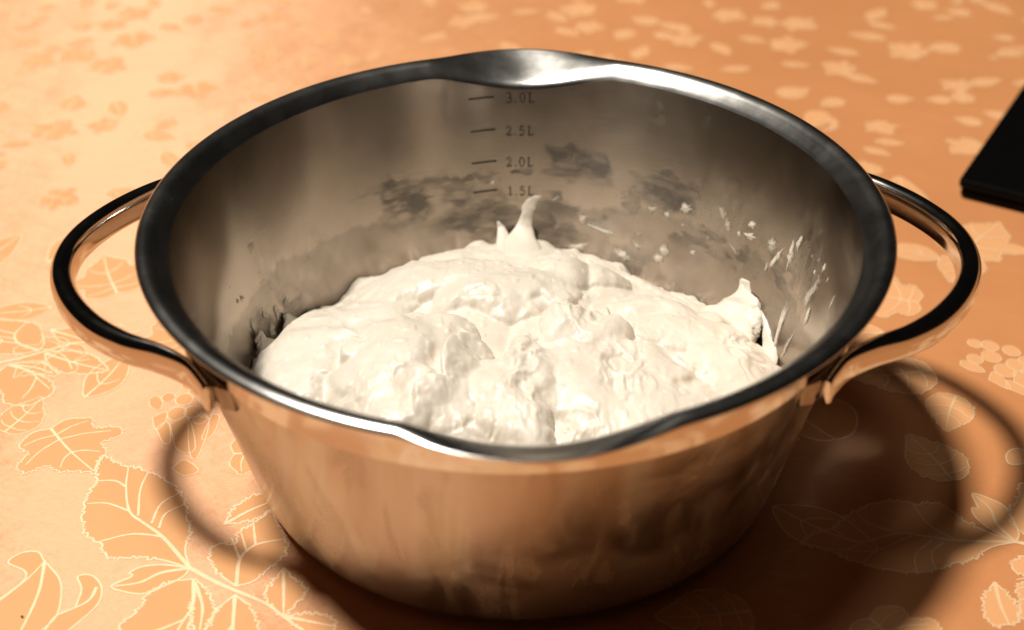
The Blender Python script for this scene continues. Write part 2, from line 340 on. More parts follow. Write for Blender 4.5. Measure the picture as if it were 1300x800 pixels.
Z_FILL, Z_LINE = 0.00006, 0.00013
class Motif:
    def __init__(self): self.v, self.f, self.m, self.nf, self.nl = [], [], [], 0, 0
    def fill(self, pts):
        b = len(self.v)
        zf = Z_FILL * 1000 + 0.002 * self.nf; self.nf += 1
        self.v += [(x, y, zf) for x, y in pts]
        for tri in tessellate_polygon([[Vector((x, y, 0)) for x, y in pts]]):
            a = [Vector(self.v[b + k]) for k in tri]
            t = tuple(b + k for k in tri)
            if (a[1] - a[0]).cross(a[2] - a[0]).z < 0: t = t[::-1]
            self.f.append(t); self.m.append(0)
    def line(self, pts, w0, w1=None, closed=False, lift=0.0):
        w1 = w0 if w1 is None else w1
        P = np.array(pts, float); n = len(P)
        T = np.roll(P, -1, 0) - np.roll(P, 1, 0)
        if not closed: T[0] = P[1] - P[0]; T[-1] = P[-1] - P[-2]
        L = np.hypot(T[:, 0], T[:, 1]) + 1e-9
        N = np.stack([-T[:, 1] / L, T[:, 0] / L], 1)
        b = len(self.v); zl = 0.0006 * self.nl; self.nl += 1
        for i in range(n):
            w = (w0 + (w1 - w0) * i / max(1, n - 1)) * 0.5 * (0.85 + 0.3 * rng.random())
            z = Z_LINE * 1000 + lift + zl
            self.v.append((*(P[i] + N[i] * w), z)); self.v.append((*(P[i] - N[i] * w), z))
        for i in range(n if closed else n - 1):
            a = b + 2 * i; c = b + 2 * ((i + 1) % n)
            self.f.append((a, a + 1, c + 1, c)); self.m.append(1)
    def leaf(self, outline, teeth, veins, lw=0.95, tooth=1.7):
        P = catmull(list(outline) + [outline[0]], 10)[:-1]
        d = np.hypot(*(np.roll(P, -1, 0) - P).T); s = np.concatenate([[0], np.cumsum(d)])
        total = s[-1]; n = max(24, int(total / 0.55))
        q = np.linspace(0, total, n, endpoint=False)
        PP = np.vstack([P, P[:1]])
        Q = np.stack([np.interp(q, s, PP[:, 0]), np.interp(q, s, PP[:, 1])], 1)
        if teeth:
            T = np.roll(Q, -1, 0) - np.roll(Q, 1, 0); L = np.hypot(*T.T) + 1e-9
            N = np.stack([T[:, 1] / L, -T[:, 0] / L], 1)
            area = 0.5 * np.sum(Q[:, 0] * np.roll(Q[:, 1], -1) - np.roll(Q[:, 0], -1) * Q[:, 1])
            if area < 0: N = -N
            ph = (q / (tooth * 1.6) + 0.9 * np.sin(q * 0.31) + 0.5 * np.sin(q * 0.83 + 1)) % 1.0
            amp = np.where(np.minimum(q, total - q) < 0.08 * total, 0.0, 1.0)
            Q = Q + N * (tooth * (ph ** 1.5 - 0.4) * amp)[:, None]
        self.fill([tuple(a) for a in Q])
        self.line(Q, lw * 0.8, closed=True)
        for k, v in enumerate(veins):
            self.line(catmull(v, 6), lw * (1.5 if k == 0 else 1.0), lw * 0.6, lift=0.0)
    def mesh(self, name, origin):
        me = bpy.data.meshes.new(name)
        me.from_pydata([((x - origin[0]) / 1000, (y - origin[1]) / 1000, z / 1000) for x, y, z in self.v], [], self.f)
        me.materials.append(M_MOTIF); me.materials.append(M_THREAD)
        me.polygons.foreach_set("material_index", self.m)
        me.update()
        return me
def centre(pts):
    a = np.array(pts); return tuple((a.min(0) + a.max(0)) / 2)

motif_protos = {}
def motif_sprig():
    m = Motif()
    for o, t, v in SPRIG: m.leaf(o, t, v)
    m.line(catmull(STEM, 8), 1.7, 0.8, lift=0.01)
    c = centre([q for o, _, _ in SPRIG for q in o])
    return m.mesh("leaf_sprig", c), c
def motif_lily():
    m = Motif()
    for o, t, v in LILY: m.leaf(o, t, v, 0.8)
    c = centre([q for o, _, _ in LILY for q in o])
    return m.mesh("curled_flower", c), c
def motif_berry():
    m = Motif()
    for cx, cy, r in BERRY:
        m.leaf([(cx + r * 1.05 * math.cos(a), cy + r * 1.2 * math.sin(a)) for a in np.linspace(0, 6.28, 9)[:-1]], 0, [], 0.5)
    for o, t, v in PETALS: m.leaf(o, 0, [], 0.5)
    c = centre([b[:2] for b in BERRY])
    return m.mesh("berry_flower", c), c
LEAF_SHAPES = [   # unit outlines from the stalk upward, right half, and side-vein tips
    ([(0.0, 0.0), (0.22, -0.05), (0.46, 0.10), (0.40, 0.28), (0.62, 0.42), (0.58, 0.60), (0.34, 0.60), (0.30, 0.78), (0.14, 0.90), (0.0, 1.05)], [(0.15, (0.42, 0.12)), (0.25, (0.56, 0.46)), (0.55, (0.26, 0.74))]),
    ([(0.0, 0.0), (0.18, 0.02), (0.36, 0.18), (0.42, 0.40), (0.36, 0.62), (0.20, 0.84), (0.0, 1.05)], [(0.15, (0.34, 0.22)), (0.35, (0.37, 0.50)), (0.58, (0.26, 0.74))]),
    ([(0.0, 0.0), (0.10, 0.08), (0.24, 0.30), (0.26, 0.52), (0.16, 0.78), (0.0, 1.0)], [(0.3, (0.2, 0.5))]),
]
def motif_leaf(k):
    m = Motif(); half, tips = LEAF_SHAPES[k]; S = [27, 22, 27][k]; sk = [0.10, -0.12, 0.16][k]
    W = lambda p: ((p[0] + sk * p[1] * p[1]) * S, (p[1] - 0.5) * S)
    out = [W(p) for p in half] + [W((-x * 0.94, y)) for x, y in half[-2:0:-1]]
    veins = [[W((0, 0)), W((0, 0.5)), W((0, 1.0))]]
    for b, (tx, ty) in tips:
        for sg in (1, -0.94):
            veins.append([W((0, b)), W((sg * tx * 0.5, (b + ty) / 2 - 0.03)), W((sg * tx * 0.94, ty))])
    m.leaf(out, 1 if k < 2 else 0, veins, 0.6, 1.2)
    return m.mesh("single_leaf", (0, 0)), centre(LEAVES[k])
PROTO = [motif_sprig(), motif_lily(), motif_berry(), motif_leaf(0), motif_leaf(1), motif_leaf(2)]
def place_motif(k, xy, rot=0.0, sc=1.0, flip=False):
    me = PROTO[k][0]
    o = link(bpy.data.objects.new(me.name, me), cloth)
    o.location = (xy[0] / 1000, xy[1] / 1000, 0.25e-6 * len(cloth.children))
    o.rotation_euler = (0, 0, rot); o.scale = (-sc if flip else sc, sc, 1)
    return o
placed = []
for k in range(6):
    place_motif(k, PROTO[k][1], [0, 0, 0, 2.6, -0.5, 1.9][k]); placed.append((*PROTO[k][1], [40, 27, 20, 15, 13, 15][k]))
for k, xy, rot, sc, fl in ((0, (168, -62), 2.2, 1.0, True), (1, (205, -20), 0.6, 1.0, False), (0, (-215, 60), 1.0, 0.9, False),
                           (2, (196, 52), 0.4, 1.1, False), (3, (-182, 120), 0.5, 1.2, False), (0, (30, -190), 0.4, 1.0, False), (0, (-95, -180), 2.4, 1.0, True),
                           (1, (120, -150), 1.2, 1.1, False), (2, (-30, -160), 0.3, 1.1, False)):
    place_motif(k, xy, rot, sc, fl); placed.append((*xy, [40, 27, 20, 15, 13, 15][k] * sc))
tries = 0
while tries < 30000 and len(placed) < 520:
    tries += 1
    x, y = rng.uniform(-430, 430), rng.uniform(-260, 640)
    if abs(x) > 170 + 0.45 * (y + 100) + 90: continue
    if math.hypot(x, y) < 85: continue
    k = rng.choice([0, 1, 2, 3, 4, 5, 3, 5, 4]); sc = rng.uniform(0.7, 1.1) * (0.72 if y > 190 else 1.35)
    if y > 190 and rng.random() < 0.75: k = rng.choice([3, 4, 5, 5]); sc = rng.uniform(0.5, 0.85)
    r = [40, 27, 20, 13, 10, 11][k] * sc
    if any(math.hypot(x - a, y - b) < (r + c) * 1.0 for a, b, c in placed): continue
    place_motif(k, (x, y), rng.uniform(0, 6.28), sc, rng.random() < 0.5)
    placed.append((x, y, r))

# ------------------------------------------------------------------ steel pot
pot = empty("cooking_pot")
tag(pot, "wide stainless steel pot with two loop handles and pouring lips, holding bread dough", "pot")

def revolve(name, prof_fn, azs, mat, parent, wrap=True):
    verts = []; npf = None
    for a in azs:
        pr = prof_fn(a); npf = len(pr)
        s, c = math.sin(a), math.cos(a)
        verts += [(r * s, r * c, z) for r, z in pr]
    f = grid_faces(len(azs), npf, wrap)
    return mesh_obj(name, verts, f, mat, parent), np.array(verts)

def rin(z):      # inner wall radius, metres
    return 0.0963 + (0.1128 - 0.0963) * (z - 0.015) / (0.083 - 0.015)

# outer body: flat base, rounded corner, straight tapered wall up to the crease
out_prof = [(0.0001, 0.0012), (0.060, 0.0012), (0.080, 0.0008), (0.0845, 0.0006)]
for th in np.linspace(0, 76, 14):
    t = R(th); out_prof.append((0.0845 + 0.0131 * math.sin(t), 0.0140 - 0.0134 * math.cos(t)))
c0 = out_prof[-1]
for k in range(1, 25):
    t = k / 24; out_prof.append((c0[0] + (0.1150 - c0[0]) * t, c0[1] + (0.0840 - c0[1]) * t))
azs = np.linspace(0, 2 * math.pi, 361)[:-1]
body, _ = revolve("body", lambda a: out_prof, azs, M_OUT, pot)

LIP_N = [(.11486, .0985), (.1157, .0995), (.1168, .1006), (.1180, .1017), (.1192, .1027), (.1206, .1034), (.1222, .1037), (.1239, .1032), (.1250, .1022), (.1247, .1016), (.1234, .1010), (.1212, .1002), (.1192, .0990), (.1176, .0970), (.1163, .0940), (.1154, .0890), (.1150, .0840)]
LIP_S = [(.11344, .0920), (.1139, .0931), (.1149, .0941), (.1166, .0951), (.1193, .0964), (.1230, .0981), (.1265, .0998), (.1292, .1012), (.1311, .1021), (.1309, .1012), (.1288, .0997), (.1252, .0977), (.1218, .0958), (.1188, .0942), (.1166, .0920), (.1154, .0880), (.1150, .0840)]
cn, cs = catmull(LIP_N, 4), catmull(LIP_S, 4)
def lip(a):
    s = 0.0
    for c in (2.0, 177.0):                                  # a pouring lip at the back and one at the front
        d = abs((math.degrees(a) - c + 180) % 360 - 180)
        s = max(s, math.cos(math.pi / 2 * min(1.0, d / 18.5)) ** 1.3)
    return cn * (1 - s) + cs * s
azl = np.linspace(0, 2 * math.pi, 721)[:-1]
rim, _ = revolve("rim", lip, azl, M_LIP, pot)
rim.data.materials.append(M_HAN)
npf = len(cn)
rim.data.polygons.foreach_set("material_index", [1 if (i % (npf - 1)) >= 40 else 0 for i in range(len(rim.data.polygons))])

# inner wall, dense across the part that can be seen; stains are stored per vertex
az_f = np.concatenate([np.linspace(-115, 115, 920), np.linspace(115, 245, 66)[1:-1]])
prof_in = [(0.0001, 0.0035), (0.05, 0.0035), (0.080, 0.0035)]
for th in np.linspace(0, 76, 10):
    t = R(th); prof_in.append((0.0836 + 0.0130 * math.sin(t), 0.0165 - 0.0130 * math.cos(t)))
zz0 = prof_in[-1][1]; r00 = prof_in[-1][0]
def wall_r(z):       # inner wall radius at height z: straight taper
    z = np.asarray(z, float)
    return r00 + (0.1142 - r00) * (z - zz0) / (0.0955 - zz0)
for t in np.linspace(0, 1, 161)[1:]:
    prof_in.append(t)
def inner_prof(a):
    z1 = float(lip(a)[0][1]); out = []
    for q in prof_in:
        if isinstance(q, tuple): out.append(q)
        else:
            z = zz0 + (z1 - zz0) * q; out.append((float(wall_r(z)), z))
    return out
inner, iv = revolve("inner_wall", inner_prof, [R(a) for a in az_f], M_IN, pot)
inner.data.flip_normals()
A = np.degrees(np.arctan2(iv[:, 0], iv[:, 1])); Zm = iv[:, 2] * 1000
u, v = A * 1.95, Zm
wu = u + 2.2 * fbm(u * 0.16, v * 0.16, 3); wv = v + 2.2 * fbm(u * 0.16 + 50, v * 0.16 + 50, 3)
damp = np.zeros(len(iv)); milk = np.zeros(len(iv))
streak = 0.75 * fbm(u * 0.09 + 7, v * 0.16 + 3, 3) + 0.45 * fbm(u * 0.16 + 3, v * 0.9, 3)
for (a, z, da, dz_, am, kd) in STAINS:
    if kd == 1 and a > 8: am = min(1.0, am * 1.35)
    q = np.hypot((wu - a * 1.95) / (da * 1.95), (wv - z) / dz_)
    if kd == 1:
        val = am * sstep(1.15, 0.62, q + 0.35 * streak * (1 if da > 3 else 0.4)) * np.clip(0.70 + 0.75 * streak, 0.2, 1.0)
        damp = np.maximum(damp, val)
    else:
        val = am * sstep(1.25, 0.2, q) * np.clip(0.55 + 0.6 * fbm(u * 0.35, v * 0.2, 4), 0, 1)
        milk = np.maximum(milk, val)
low = sstep(34, 16, Zm + 6 * fbm(u * 0.08, v * 0.1, 3))      # dough film near the bottom of the wall
low = low * (0.25 + 0.75 * sstep(-20, 30, A))
tide_z = 47.5 + 6.0 * sstep(20, 70, A) + 5.0 * fbm(A * 0.045 + 4, A * 0.0 + 2, 4) + 1.2 * fbm(u * 0.3, v * 0.3, 2)
tide = sstep(tide_z + 1.0, tide_z - 1.2, Zm) * (0.75 + 0.25 * fbm(u * 0.07 + 5, v * 0.09, 3))
milk = np.clip(np.maximum(milk, 0.45 * low * np.clip(0.6 + 0.8 * fbm(u * 0.4 + 9, v * 0.12, 3), 0, 1)), 0, 1)
speck = vnoise(u * 1.3 + 3, v * 1.3 + 9)
damp = np.clip(damp + 0.5 * sstep(0.80, 0.92, speck) * sstep(0.05, 0.4, fbm(u * 0.07 + 2, v * 0.07, 2)), 0, 1)
band = sstep(36, 44, Zm) * sstep(66, 56, Zm + 3 * fbm(u * 0.06 + 8, v * 0.0, 2)) * sstep(-42, -28, A) * sstep(84, 66, A)
patch = sstep(0.10, 0.34, fbm(u * 0.055 + 21, v * 0.10 + 3, 3) + 0.25 * fbm(u * 0.2, v * 0.5, 2)) * band
damp = np.maximum(damp, 0.72 * patch * np.clip(0.75 + 0.6 * streak, 0.2, 1))
for nm, arr in (("damp", damp), ("milk", milk), ("film", np.clip(tide, 0, 1))):
    at = inner.data.attributes.new(nm, 'FLOAT', 'POINT'); at.data.foreach_set("value", arr.astype(np.float32))

# volume marks: etched ticks and serif numerals wrapped on the wall
GL = {  # strokes: list of (points, width0, width1) in a box of cap height 1
 '3': [([(.02, .80), (.10, .95), (.25, 1.0), (.42, .93), (.46, .76), (.38, .60), (.20, .54)], .10, .12), ([(.20, .54), (.42, .48), (.52, .30), (.46, .10), (.28, .0), (.10, .02), (.0, .14)], .12, .10)],
 '2': [([(.02, .74), (.06, .92), (.24, 1.0), (.42, .92), (.47, .72), (.38, .50), (.18, .24), (.02, .05)], .09, .09), ([(.0, .05), (.30, .05), (.52, .05), (.56, .22)], .13, .08)],
 '5': [([(.48, .97), (.30, .95), (.12, .95), (.09, .75), (.06, .55)], .11, .08), ([(.06, .55), (.25, .62), (.44, .54), (.51, .32), (.42, .10), (.22, .0), (.06, .04), (.0, .14)], .08, .11)],
 '0': [([(.28, 1.0), (.10, .88), (.03, .5), (.10, .12), (.28, .0), (.46, .12), (.53, .5), (.46, .88), (.28, 1.0)], .10, .10), ([(.05, .3), (.03, .5), (.05, .7)], .14, .14), ([(.51, .3), (.53, .5), (.51, .7)], .14, .14)],
 '1': [([(.06, .82), (.20, .88), (.28, 1.0)], .07, .10), ([(.28, 1.0), (.28, .5), (.28, .0)], .14, .14), ([(.10, .02), (.28, .02), (.46, .02)], .07, .07)],
 'L': [([(.14, 1.0), (.14, .5), (.14, .0)], .15, .15), ([(.0, .98), (.14, .98), (.30, .98)], .07, .07), ([(.0, .03), (.28, .03), (.52, .03), (.58, .24)], .08, .10)],
 '.': [([(.02, .05), (.14, .05)], .15, .15)],
}
def wall_pt(az, zmm, off=0.0):
    z = zmm / 1000; r = float(wall_r(z)) - off
    return (r * math.sin(R(az)), r * math.cos(R(az)), z)
DEG_MM = 1 / 1.93
def strokes_mesh(name, strokes, az0, z0, h, off0):
    vs, fs = [], []
    for k, (pts, w0, w1) in enumerate(strokes):
        P = catmull(pts, 5) if len(pts) > 2 else np.array(pts, float)
        T = np.gradient(P, axis=0); L = np.hypot(*T.T) + 1e-9
        N = np.stack([-T[:, 1] / L, T[:, 0] / L], 1); b = len(vs)
        for i in range(len(P)):
            w = 0.5 * (w0 + (w1 - w0) * i / (len(P) - 1))
            for s in (1, -1):
                q = P[i] + s * N[i] * w
                vs.append(wall_pt(az0 + q[0] * h * DEG_MM, z0 + q[1] * h, off0 + 0.00002 * k))
        for i in range(len(P) - 1):
            a = b + 2 * i; fs.append((a, a + 2, a + 3, a + 1))
    return mesh_obj(name, vs, fs, M_ETCH, pot, smooth=False)
for txt, t0, t1, tx in MARKS:
    n = 6
    ln = [((0.0 + (t1[0] - t0[0]) / DEG_MM * k / n, (t1[1] - t0[1] + 0.35) * k / n)) for k in range(n + 1)]
    strokes_mesh("volume_tick", [(ln, 0.62, 0.62)], t0[0], t0[1], 1.0, 0.0002)
    x = 0.0; allst = []
    for ch in txt:
        allst += [([(a + x, b) for a, b in p], w0, w1) for p, w0, w1 in GL[ch]]
        x += {'.': 0.52}.get(ch, 0.93 if ch != 'L' else 0.9)
    o = strokes_mesh("volume_numeral", allst, tx[0], tx[1], 3.7, 0.00022)
    o["label"] = "etched volume mark reading " + txt

# handles: a rounded strap bent into a loop, flattened ends against two brackets
def handle(sx):
    half = [(.0945, -.0752, .0850), (.0978, -.0706, .0863), (.1030, -.0650, .0876), (.1120, -.0600, .0886), (.1245, -.0545, .0888), (.1372, -.0450, .0888), (.1482, -.0312, .0888), (.1556, -.0155, .0888), (.1580, 0, .0888)]
    pts = half + [(x, -y, z) for x, y, z in half[-2::-1]]
    P = catmull(pts, 10); n = len(P)
    T = np.gradient(P, axis=0); T /= np.linalg.norm(T, axis=1)[:, None]
    ns = 44; verts = []
    for i in range(n):
        e = min(i, n - 1 - i) / 10.0
        wd = 0.0042 + 0.0040 * float(sstep(1.5, 5.5, np.array(e)))      # strap gets thicker away from its ends
        ht = 0.0100 + 0.0010 * float(sstep(0.5, 3.0, np.array(e)))
        th = T[i].copy(); th[2] = 0; th /= np.linalg.norm(th)
        nrm = np.array([-th[1], th[0], 0]) * -1                          # points outward
        end = min(1.0, (min(i, n - 1 - i) + 1.2) / 2.2)
        for k in range(ns):
            a = 2 * math.pi * k / ns
            ca, sa = math.cos(a), math.sin(a)
            p_ = 3.2 if sa < 0 else 2.05
            uu = np.sign(ca) * abs(ca) ** (2 / p_); ww = np.sign(sa) * abs(sa) ** (2 / p_)
            c = P[i] - nrm * wd * 0.5
            verts.append(tuple(c + nrm * uu * wd / 2 * end + np.array([0, 0, -ht / 2 + ww * ht / 2 * (0.8 + 0.2 * end)])))
    f = grid_faces(n, ns)
    f += [((i * ns + ns - 1), ((i + 1) * ns + ns - 1), (i + 1) * ns, i * ns) for i in range(n - 1)]
    f.append(tuple(range(ns))); f.append(tuple(range((n - 1) * ns, n * ns))[::-1])
    verts = [(sx * x, y, z) for x, y, z in verts]
    if sx < 0: f = [q[::-1] for q in f]
    o = mesh_obj("handle", verts, f, M_HAN, pot)
    bm = bmesh.new(); bm.from_mesh(o.data); bmesh.ops.recalc_face_normals(bm, faces=bm.faces); bm.to_mesh(o.data); bm.free()
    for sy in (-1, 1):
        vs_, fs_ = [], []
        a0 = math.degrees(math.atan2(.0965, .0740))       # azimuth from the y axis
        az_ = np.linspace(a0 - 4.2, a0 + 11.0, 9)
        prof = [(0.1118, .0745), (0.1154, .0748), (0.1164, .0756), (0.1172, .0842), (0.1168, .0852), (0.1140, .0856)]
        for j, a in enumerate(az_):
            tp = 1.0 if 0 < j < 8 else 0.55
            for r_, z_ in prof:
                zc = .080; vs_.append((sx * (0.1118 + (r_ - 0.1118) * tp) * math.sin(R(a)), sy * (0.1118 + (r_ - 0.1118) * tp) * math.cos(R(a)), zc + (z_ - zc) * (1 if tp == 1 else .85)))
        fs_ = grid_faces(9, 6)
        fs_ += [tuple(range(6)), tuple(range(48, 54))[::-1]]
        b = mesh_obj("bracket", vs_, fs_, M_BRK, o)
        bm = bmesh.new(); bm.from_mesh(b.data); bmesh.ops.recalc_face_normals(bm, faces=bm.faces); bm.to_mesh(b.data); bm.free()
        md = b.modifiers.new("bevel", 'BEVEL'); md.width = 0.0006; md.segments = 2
    return o
h1 = handle(-1); h1["label"] = "left loop handle of polished steel strap"
h2 = handle(1); h2["label"] = "right loop handle of polished steel strap"

# ------------------------------------------------------------------ dough
def seg_dist(px, py, poly):
    """distance to a polyline, signed by side, and position along it 0..1"""
    best = np.full(px.shape, 1e9); sd = np.zeros(px.shape); al = np.zeros(px.shape)
    n = len(poly) - 1
    for i in range(n):
        a, b = np.array(poly[i]), np.array(poly[i + 1]); e = b - a; L2 = e @ e
        t = np.clip(((px - a[0]) * e[0] + (py - a[1]) * e[1]) / L2, 0, 1)
        dx, dy = px - a[0] - t * e[0], py - a[1] - t * e[1]
        d = np.hypot(dx, dy); m = d < best
        best = np.where(m, d, best); sd = np.where(m, np.sign(e[0] * dy - e[1] * dx) * d, sd); al = np.where(m, (i + t) / n, al)
    return best, sd, al

def build_dough():
    n = 421
    g = np.linspace(-1, 1, n); U, V = np.meshgrid(g, g, indexing='ij')
    X = U * np.sqrt(1 - V * V / 2) * 97.0; Y = V * np.sqrt(1 - U * U / 2) * 97.0       # square onto disc
    rr = np.hypot(X, Y) / 97.0
    wx = X + 5.0 * fbm(X * 0.04, Y * 0.04, 3) + 0.9 * fbm(X * 0.2 + 5, Y * 0.2, 3)
    wy = Y + 5.0 * fbm(X * 0.04 + 40, Y * 0.04 + 11, 3) + 0.9 * fbm(X * 0.2 + 31, Y * 0.2 + 8, 3)
    az = np.degrees(np.arctan2(X, Y))
    edge = 14.5 + 6.5 * np.exp(-((az - 46) / 26) ** 2) + 8.0 * np.exp(-((az + 56) / 22) ** 2) + 3.0 * fbm(az * 0.03 + 2, az * 0.0, 2)
    base = 42.5 - edge * rr ** 2.6
    k = 0.9
    HB = [11.0, 7.0, 8.0, 9.0, 5.0, 7.5, 5.5, 7.5, 8.0, 5.0, 5.5, 5.5, 5.5, 4.5]
    acc = np.ones_like(X)
    for (cx, cy, rx, ry, h), hb in zip(LOBES, HB):
        q = np.hypot((wx - cx) / (rx * 1.1), (wy - cy) / (ry * 1.1))
        bmp = np.where(q < 1, hb * np.sqrt(np.clip(1 - q ** 2.2, 0, 1)) + 0.2, -3.0)
        acc = acc + np.exp(bmp / k)
    z = base + k * np.log(acc) * (1 - 0.6 * sstep(0.86, 1.0, rr))
    dx = np.zeros_like(X); dy = np.zeros_like(X)
    for kf, (poly, depth, side) in enumerate(FOLDS):
        P = [tuple(p) for p in catmull(poly, 4)]
        d, sd, al = seg_dist(wx * 0.5 + X * 0.5, wy * 0.5 + Y * 0.5, P)
        depth = depth * (0.55 if kf in (3, 6, 7) else 2.1 if kf < 3 else 1.35)
        env = np.clip(np.sin(np.clip(al, 0.0, 1.0) * math.pi), 0, 1) ** 0.7 * np.exp(-(d / 16) ** 2)
        s = sd * side
        up = 1 / (1 + np.exp(-np.clip(s / (1.1 if kf in (3, 6, 7, 8) else 0.5), -30, 30)))
        hi = up * np.exp(-np.clip(s, 0, None) / 6.5) * env * depth * 0.75
        lo = -(1 - up) * depth * 0.8 * env * np.exp(-(np.clip(-s, 0, None) / 6.0) ** 1.2)
        z = z + hi + lo
        gx, gy = np.gradient(sd, axis=0), np.gradient(sd, axis=1)
        L = np.hypot(gx, gy) + 1e-9
        e = np.array(P[-1]) - np.array(P[0]); e /= np.hypot(*e); nn = np.array([-e[1], e[0]]) * side
        ov = up * np.exp(-np.clip(s, 0, None) / 3.0) * env * depth * 0.30
        dx -= nn[0] * ov; dy -= nn[1] * ov
    # long soft folds left by kneading: creases where a smoothly warped noise crosses zero
    a1 = vnoise(X * 0.016 + 3, Y * 0.016 + 8); a2 = vnoise(X * 0.016 + 31, Y * 0.016 + 5)
    f0 = vnoise(X * 0.034 + 0.9 * a1 + 11, Y * 0.034 + 0.9 * a2 + 6)
    z = z + 3.2 * (np.sqrt(f0 * f0 + 0.002) - 0.3) * (1 - sstep(0.8, 1.0, rr))
    rg = np.zeros_like(X)
    for cx, cy, a, b in ROUGH:
        rg = np.maximum(rg, sstep(1.2, 0.3, np.hypot((X - cx) / a, (Y - cy) / b)))
    ridge = 1 - np.abs(fbm(wx * 0.11 + 3, wy * 0.07 + 1, 4))
    fine = 1 - np.abs(fbm(wx * 0.26 + 13, wy * 0.15 + 4, 3))
    z = z + rg * (2.4 * (ridge - 0.6) + 1.0 * (fine - 0.6) * sstep(-0.2, 0.5, vnoise(X * 0.08, Y * 0.08 + 5)))
    z = z + 0.9 * fbm(X * 0.05 + 7, Y * 0.05 + 2, 3) + 0.10 * fbm(wx * 0.4 + 70, wy * 0.2, 3)
    # shallow blisters just under the skin
    z = z + 0.35 * sstep(0.45, 0.8, vnoise(X * 0.33 + 20, Y * 0.33)) * (1 - rg)
    z = np.where(rr > 0.9, z + 2.6 * fbm(np.arctan2(X, Y) * 7, rr * 3, 3) * sstep(0.9, 1.0, rr), z)
    z = np.clip(z, 16, 60)
    X2, Y2 = X + dx * (1 - sstep(0.85, 0.97, rr)), Y + dy * (1 - sstep(0.85, 0.97, rr))
    lim = wall_r(z / 1000) * 1000 - 0.4
    scale = np.where(rr > 1e-6, 1 + (lim / 97.0 - 1) * sstep(0.75, 1.0, rr), 1)
    X2, Y2 = X2 * scale, Y2 * scale
    verts = np.stack([X2, Y2, z], -1).reshape(-1, 3) / 1000
    # closed underside: a ring dropped to the pot floor
    ring = [i * n for i in range(n)] + [(n - 1) * n + j for j in range(1, n)] + [i * n + n - 1 for i in range(n - 2, -1, -1)] + [j for j in range(n - 2, 0, -1)]
    vl = [tuple(p) for p in verts]; b = len(vl)
    for i in ring:
        x, y, _ = vl[i]; s = 0.0855 / math.hypot(x, y); vl.append((x * s, y * s, 0.0045))
    f = grid_faces(n, n); m = len(ring)
    f += [(ring[i], b + i, b + (i + 1) % m, ring[(i + 1) % m]) for i in range(m)]
    f.append(tuple(range(b, b + m)))
    o = mesh_obj("bread_dough", vl, f, M_DOUGH)
    bm = bmesh.new(); bm.from_mesh(o.data); bmesh.ops.recalc_face_normals(bm, faces=bm.faces); bm.to_mesh(o.data); bm.free()
    return tag(o, "sticky cream coloured bread dough lying in folds inside the steel pot", "dough")
dough = build_dough()

def strand(name, secs, parent, seed=0, ns=18, lumps=0.18):
    """loft through sections (centre mm, half width, half thickness, width direction)"""
    C_ = catmull([s[0] for s in secs], 9); W_ = catmull([(s[1], s[2]) for s in secs], 9); D_ = catmull([s[3] for s in secs], 9)
    n = len(C_); verts = []
    T = np.gradient(C_, axis=0)
    for i in range(n):
        t = T[i] / np.linalg.norm(T[i]); d = D_[i] - t * (D_[i] @ t); d /= np.linalg.norm(d); e = np.cross(t, d)
        for k in range(ns):
            a = 2 * math.pi * k / ns
            lu = 1 + lumps * float(fbm(np.array(math.cos(a) * 1.4 + seed), np.array(math.sin(a) * 0.8 + i * 0.13 + seed), 3))
            verts.append(tuple((C_[i] + d * math.cos(a) * W_[i][0] * lu + e * math.sin(a) * W_[i][1] * lu) / 1000))
    f = grid_faces(n, ns); f += [(i * ns + ns - 1, (i + 1) * ns + ns - 1, (i + 1) * ns, i * ns) for i in range(n - 1)]
    f += [tuple(range(ns)), tuple(range((n - 1) * ns, n * ns))[::-1]]
    o = mesh_obj(name, verts, f, M_DOUGH, parent)
    bm = bmesh.new(); bm.from_mesh(o.data); bmesh.ops.recalc_face_normals(bm, faces=bm.faces); bm.to_mesh(o.data); bm.free()
    return o
x1 = (1.0, 0.1, 0.0)
strand("stretched_strand", [((2.0, 76.0, 31.0), 12, 5, x1), ((2.5, 90.0, 32.5), 8, 2.6, x1), ((3.8, 98.0, 34.0), 4.6, 1.5, x1), ((4.7, 101.0, 37.2), 2.9, 1.0, x1), ((5.6, 102.2, 40.8), 2.6, 0.8, x1), ((6.2, 102.8, 43.5), 3.0, 0.7, (1, 0, .3)), ((8.8, 103.3, 46.0), 2.3, 0.5, (.9, 0, -.4)), ((13.0, 103.6, 48.4), 0.6, 0.3, (.5, 0, -1))], dough, 3, lumps=0.1)
strand("stretched_strand", [((-4.0, 80.0, 32.0), 5, 3, x1), ((-4.5, 92.0, 32.5), 3.4, 1.5, x1), ((-5.5, 99.6, 34.5), 1.8, 0.8, x1), ((-7.0, 101.0, 37.5), 0.5, 0.4, x1)], dough, 9, lumps=0.1)
td = (0.5, -0.86, 0.0)
strand("stretched_strand", [((72.0, 26.0, 28.0), 17, 7, td), ((80.0, 34.0, 28.5), 13, 5.0, td), ((86.0, 41.0, 31.0), 9.5, 3.2, td), ((88.4, 44.5, 34.5), 7.5, 2.0, td), ((88.8, 48.0, 37.6), 4.2, 1.2, td), ((88.0, 51.0, 40.0), 0.8, 0.5, td)], dough, 15, ns=30, lumps=0.5)
strand("stretched_strand", [((86.0, 30.0, 28.0), 6, 4, td), ((91.2, 34.5, 32.0), 3.6, 1.8, td), ((92.4, 38.0, 35.5), 2.4, 1.0, td), ((92.2, 40.5, 38.2), 0.5, 0.4, td)], dough, 18, lumps=0.5)
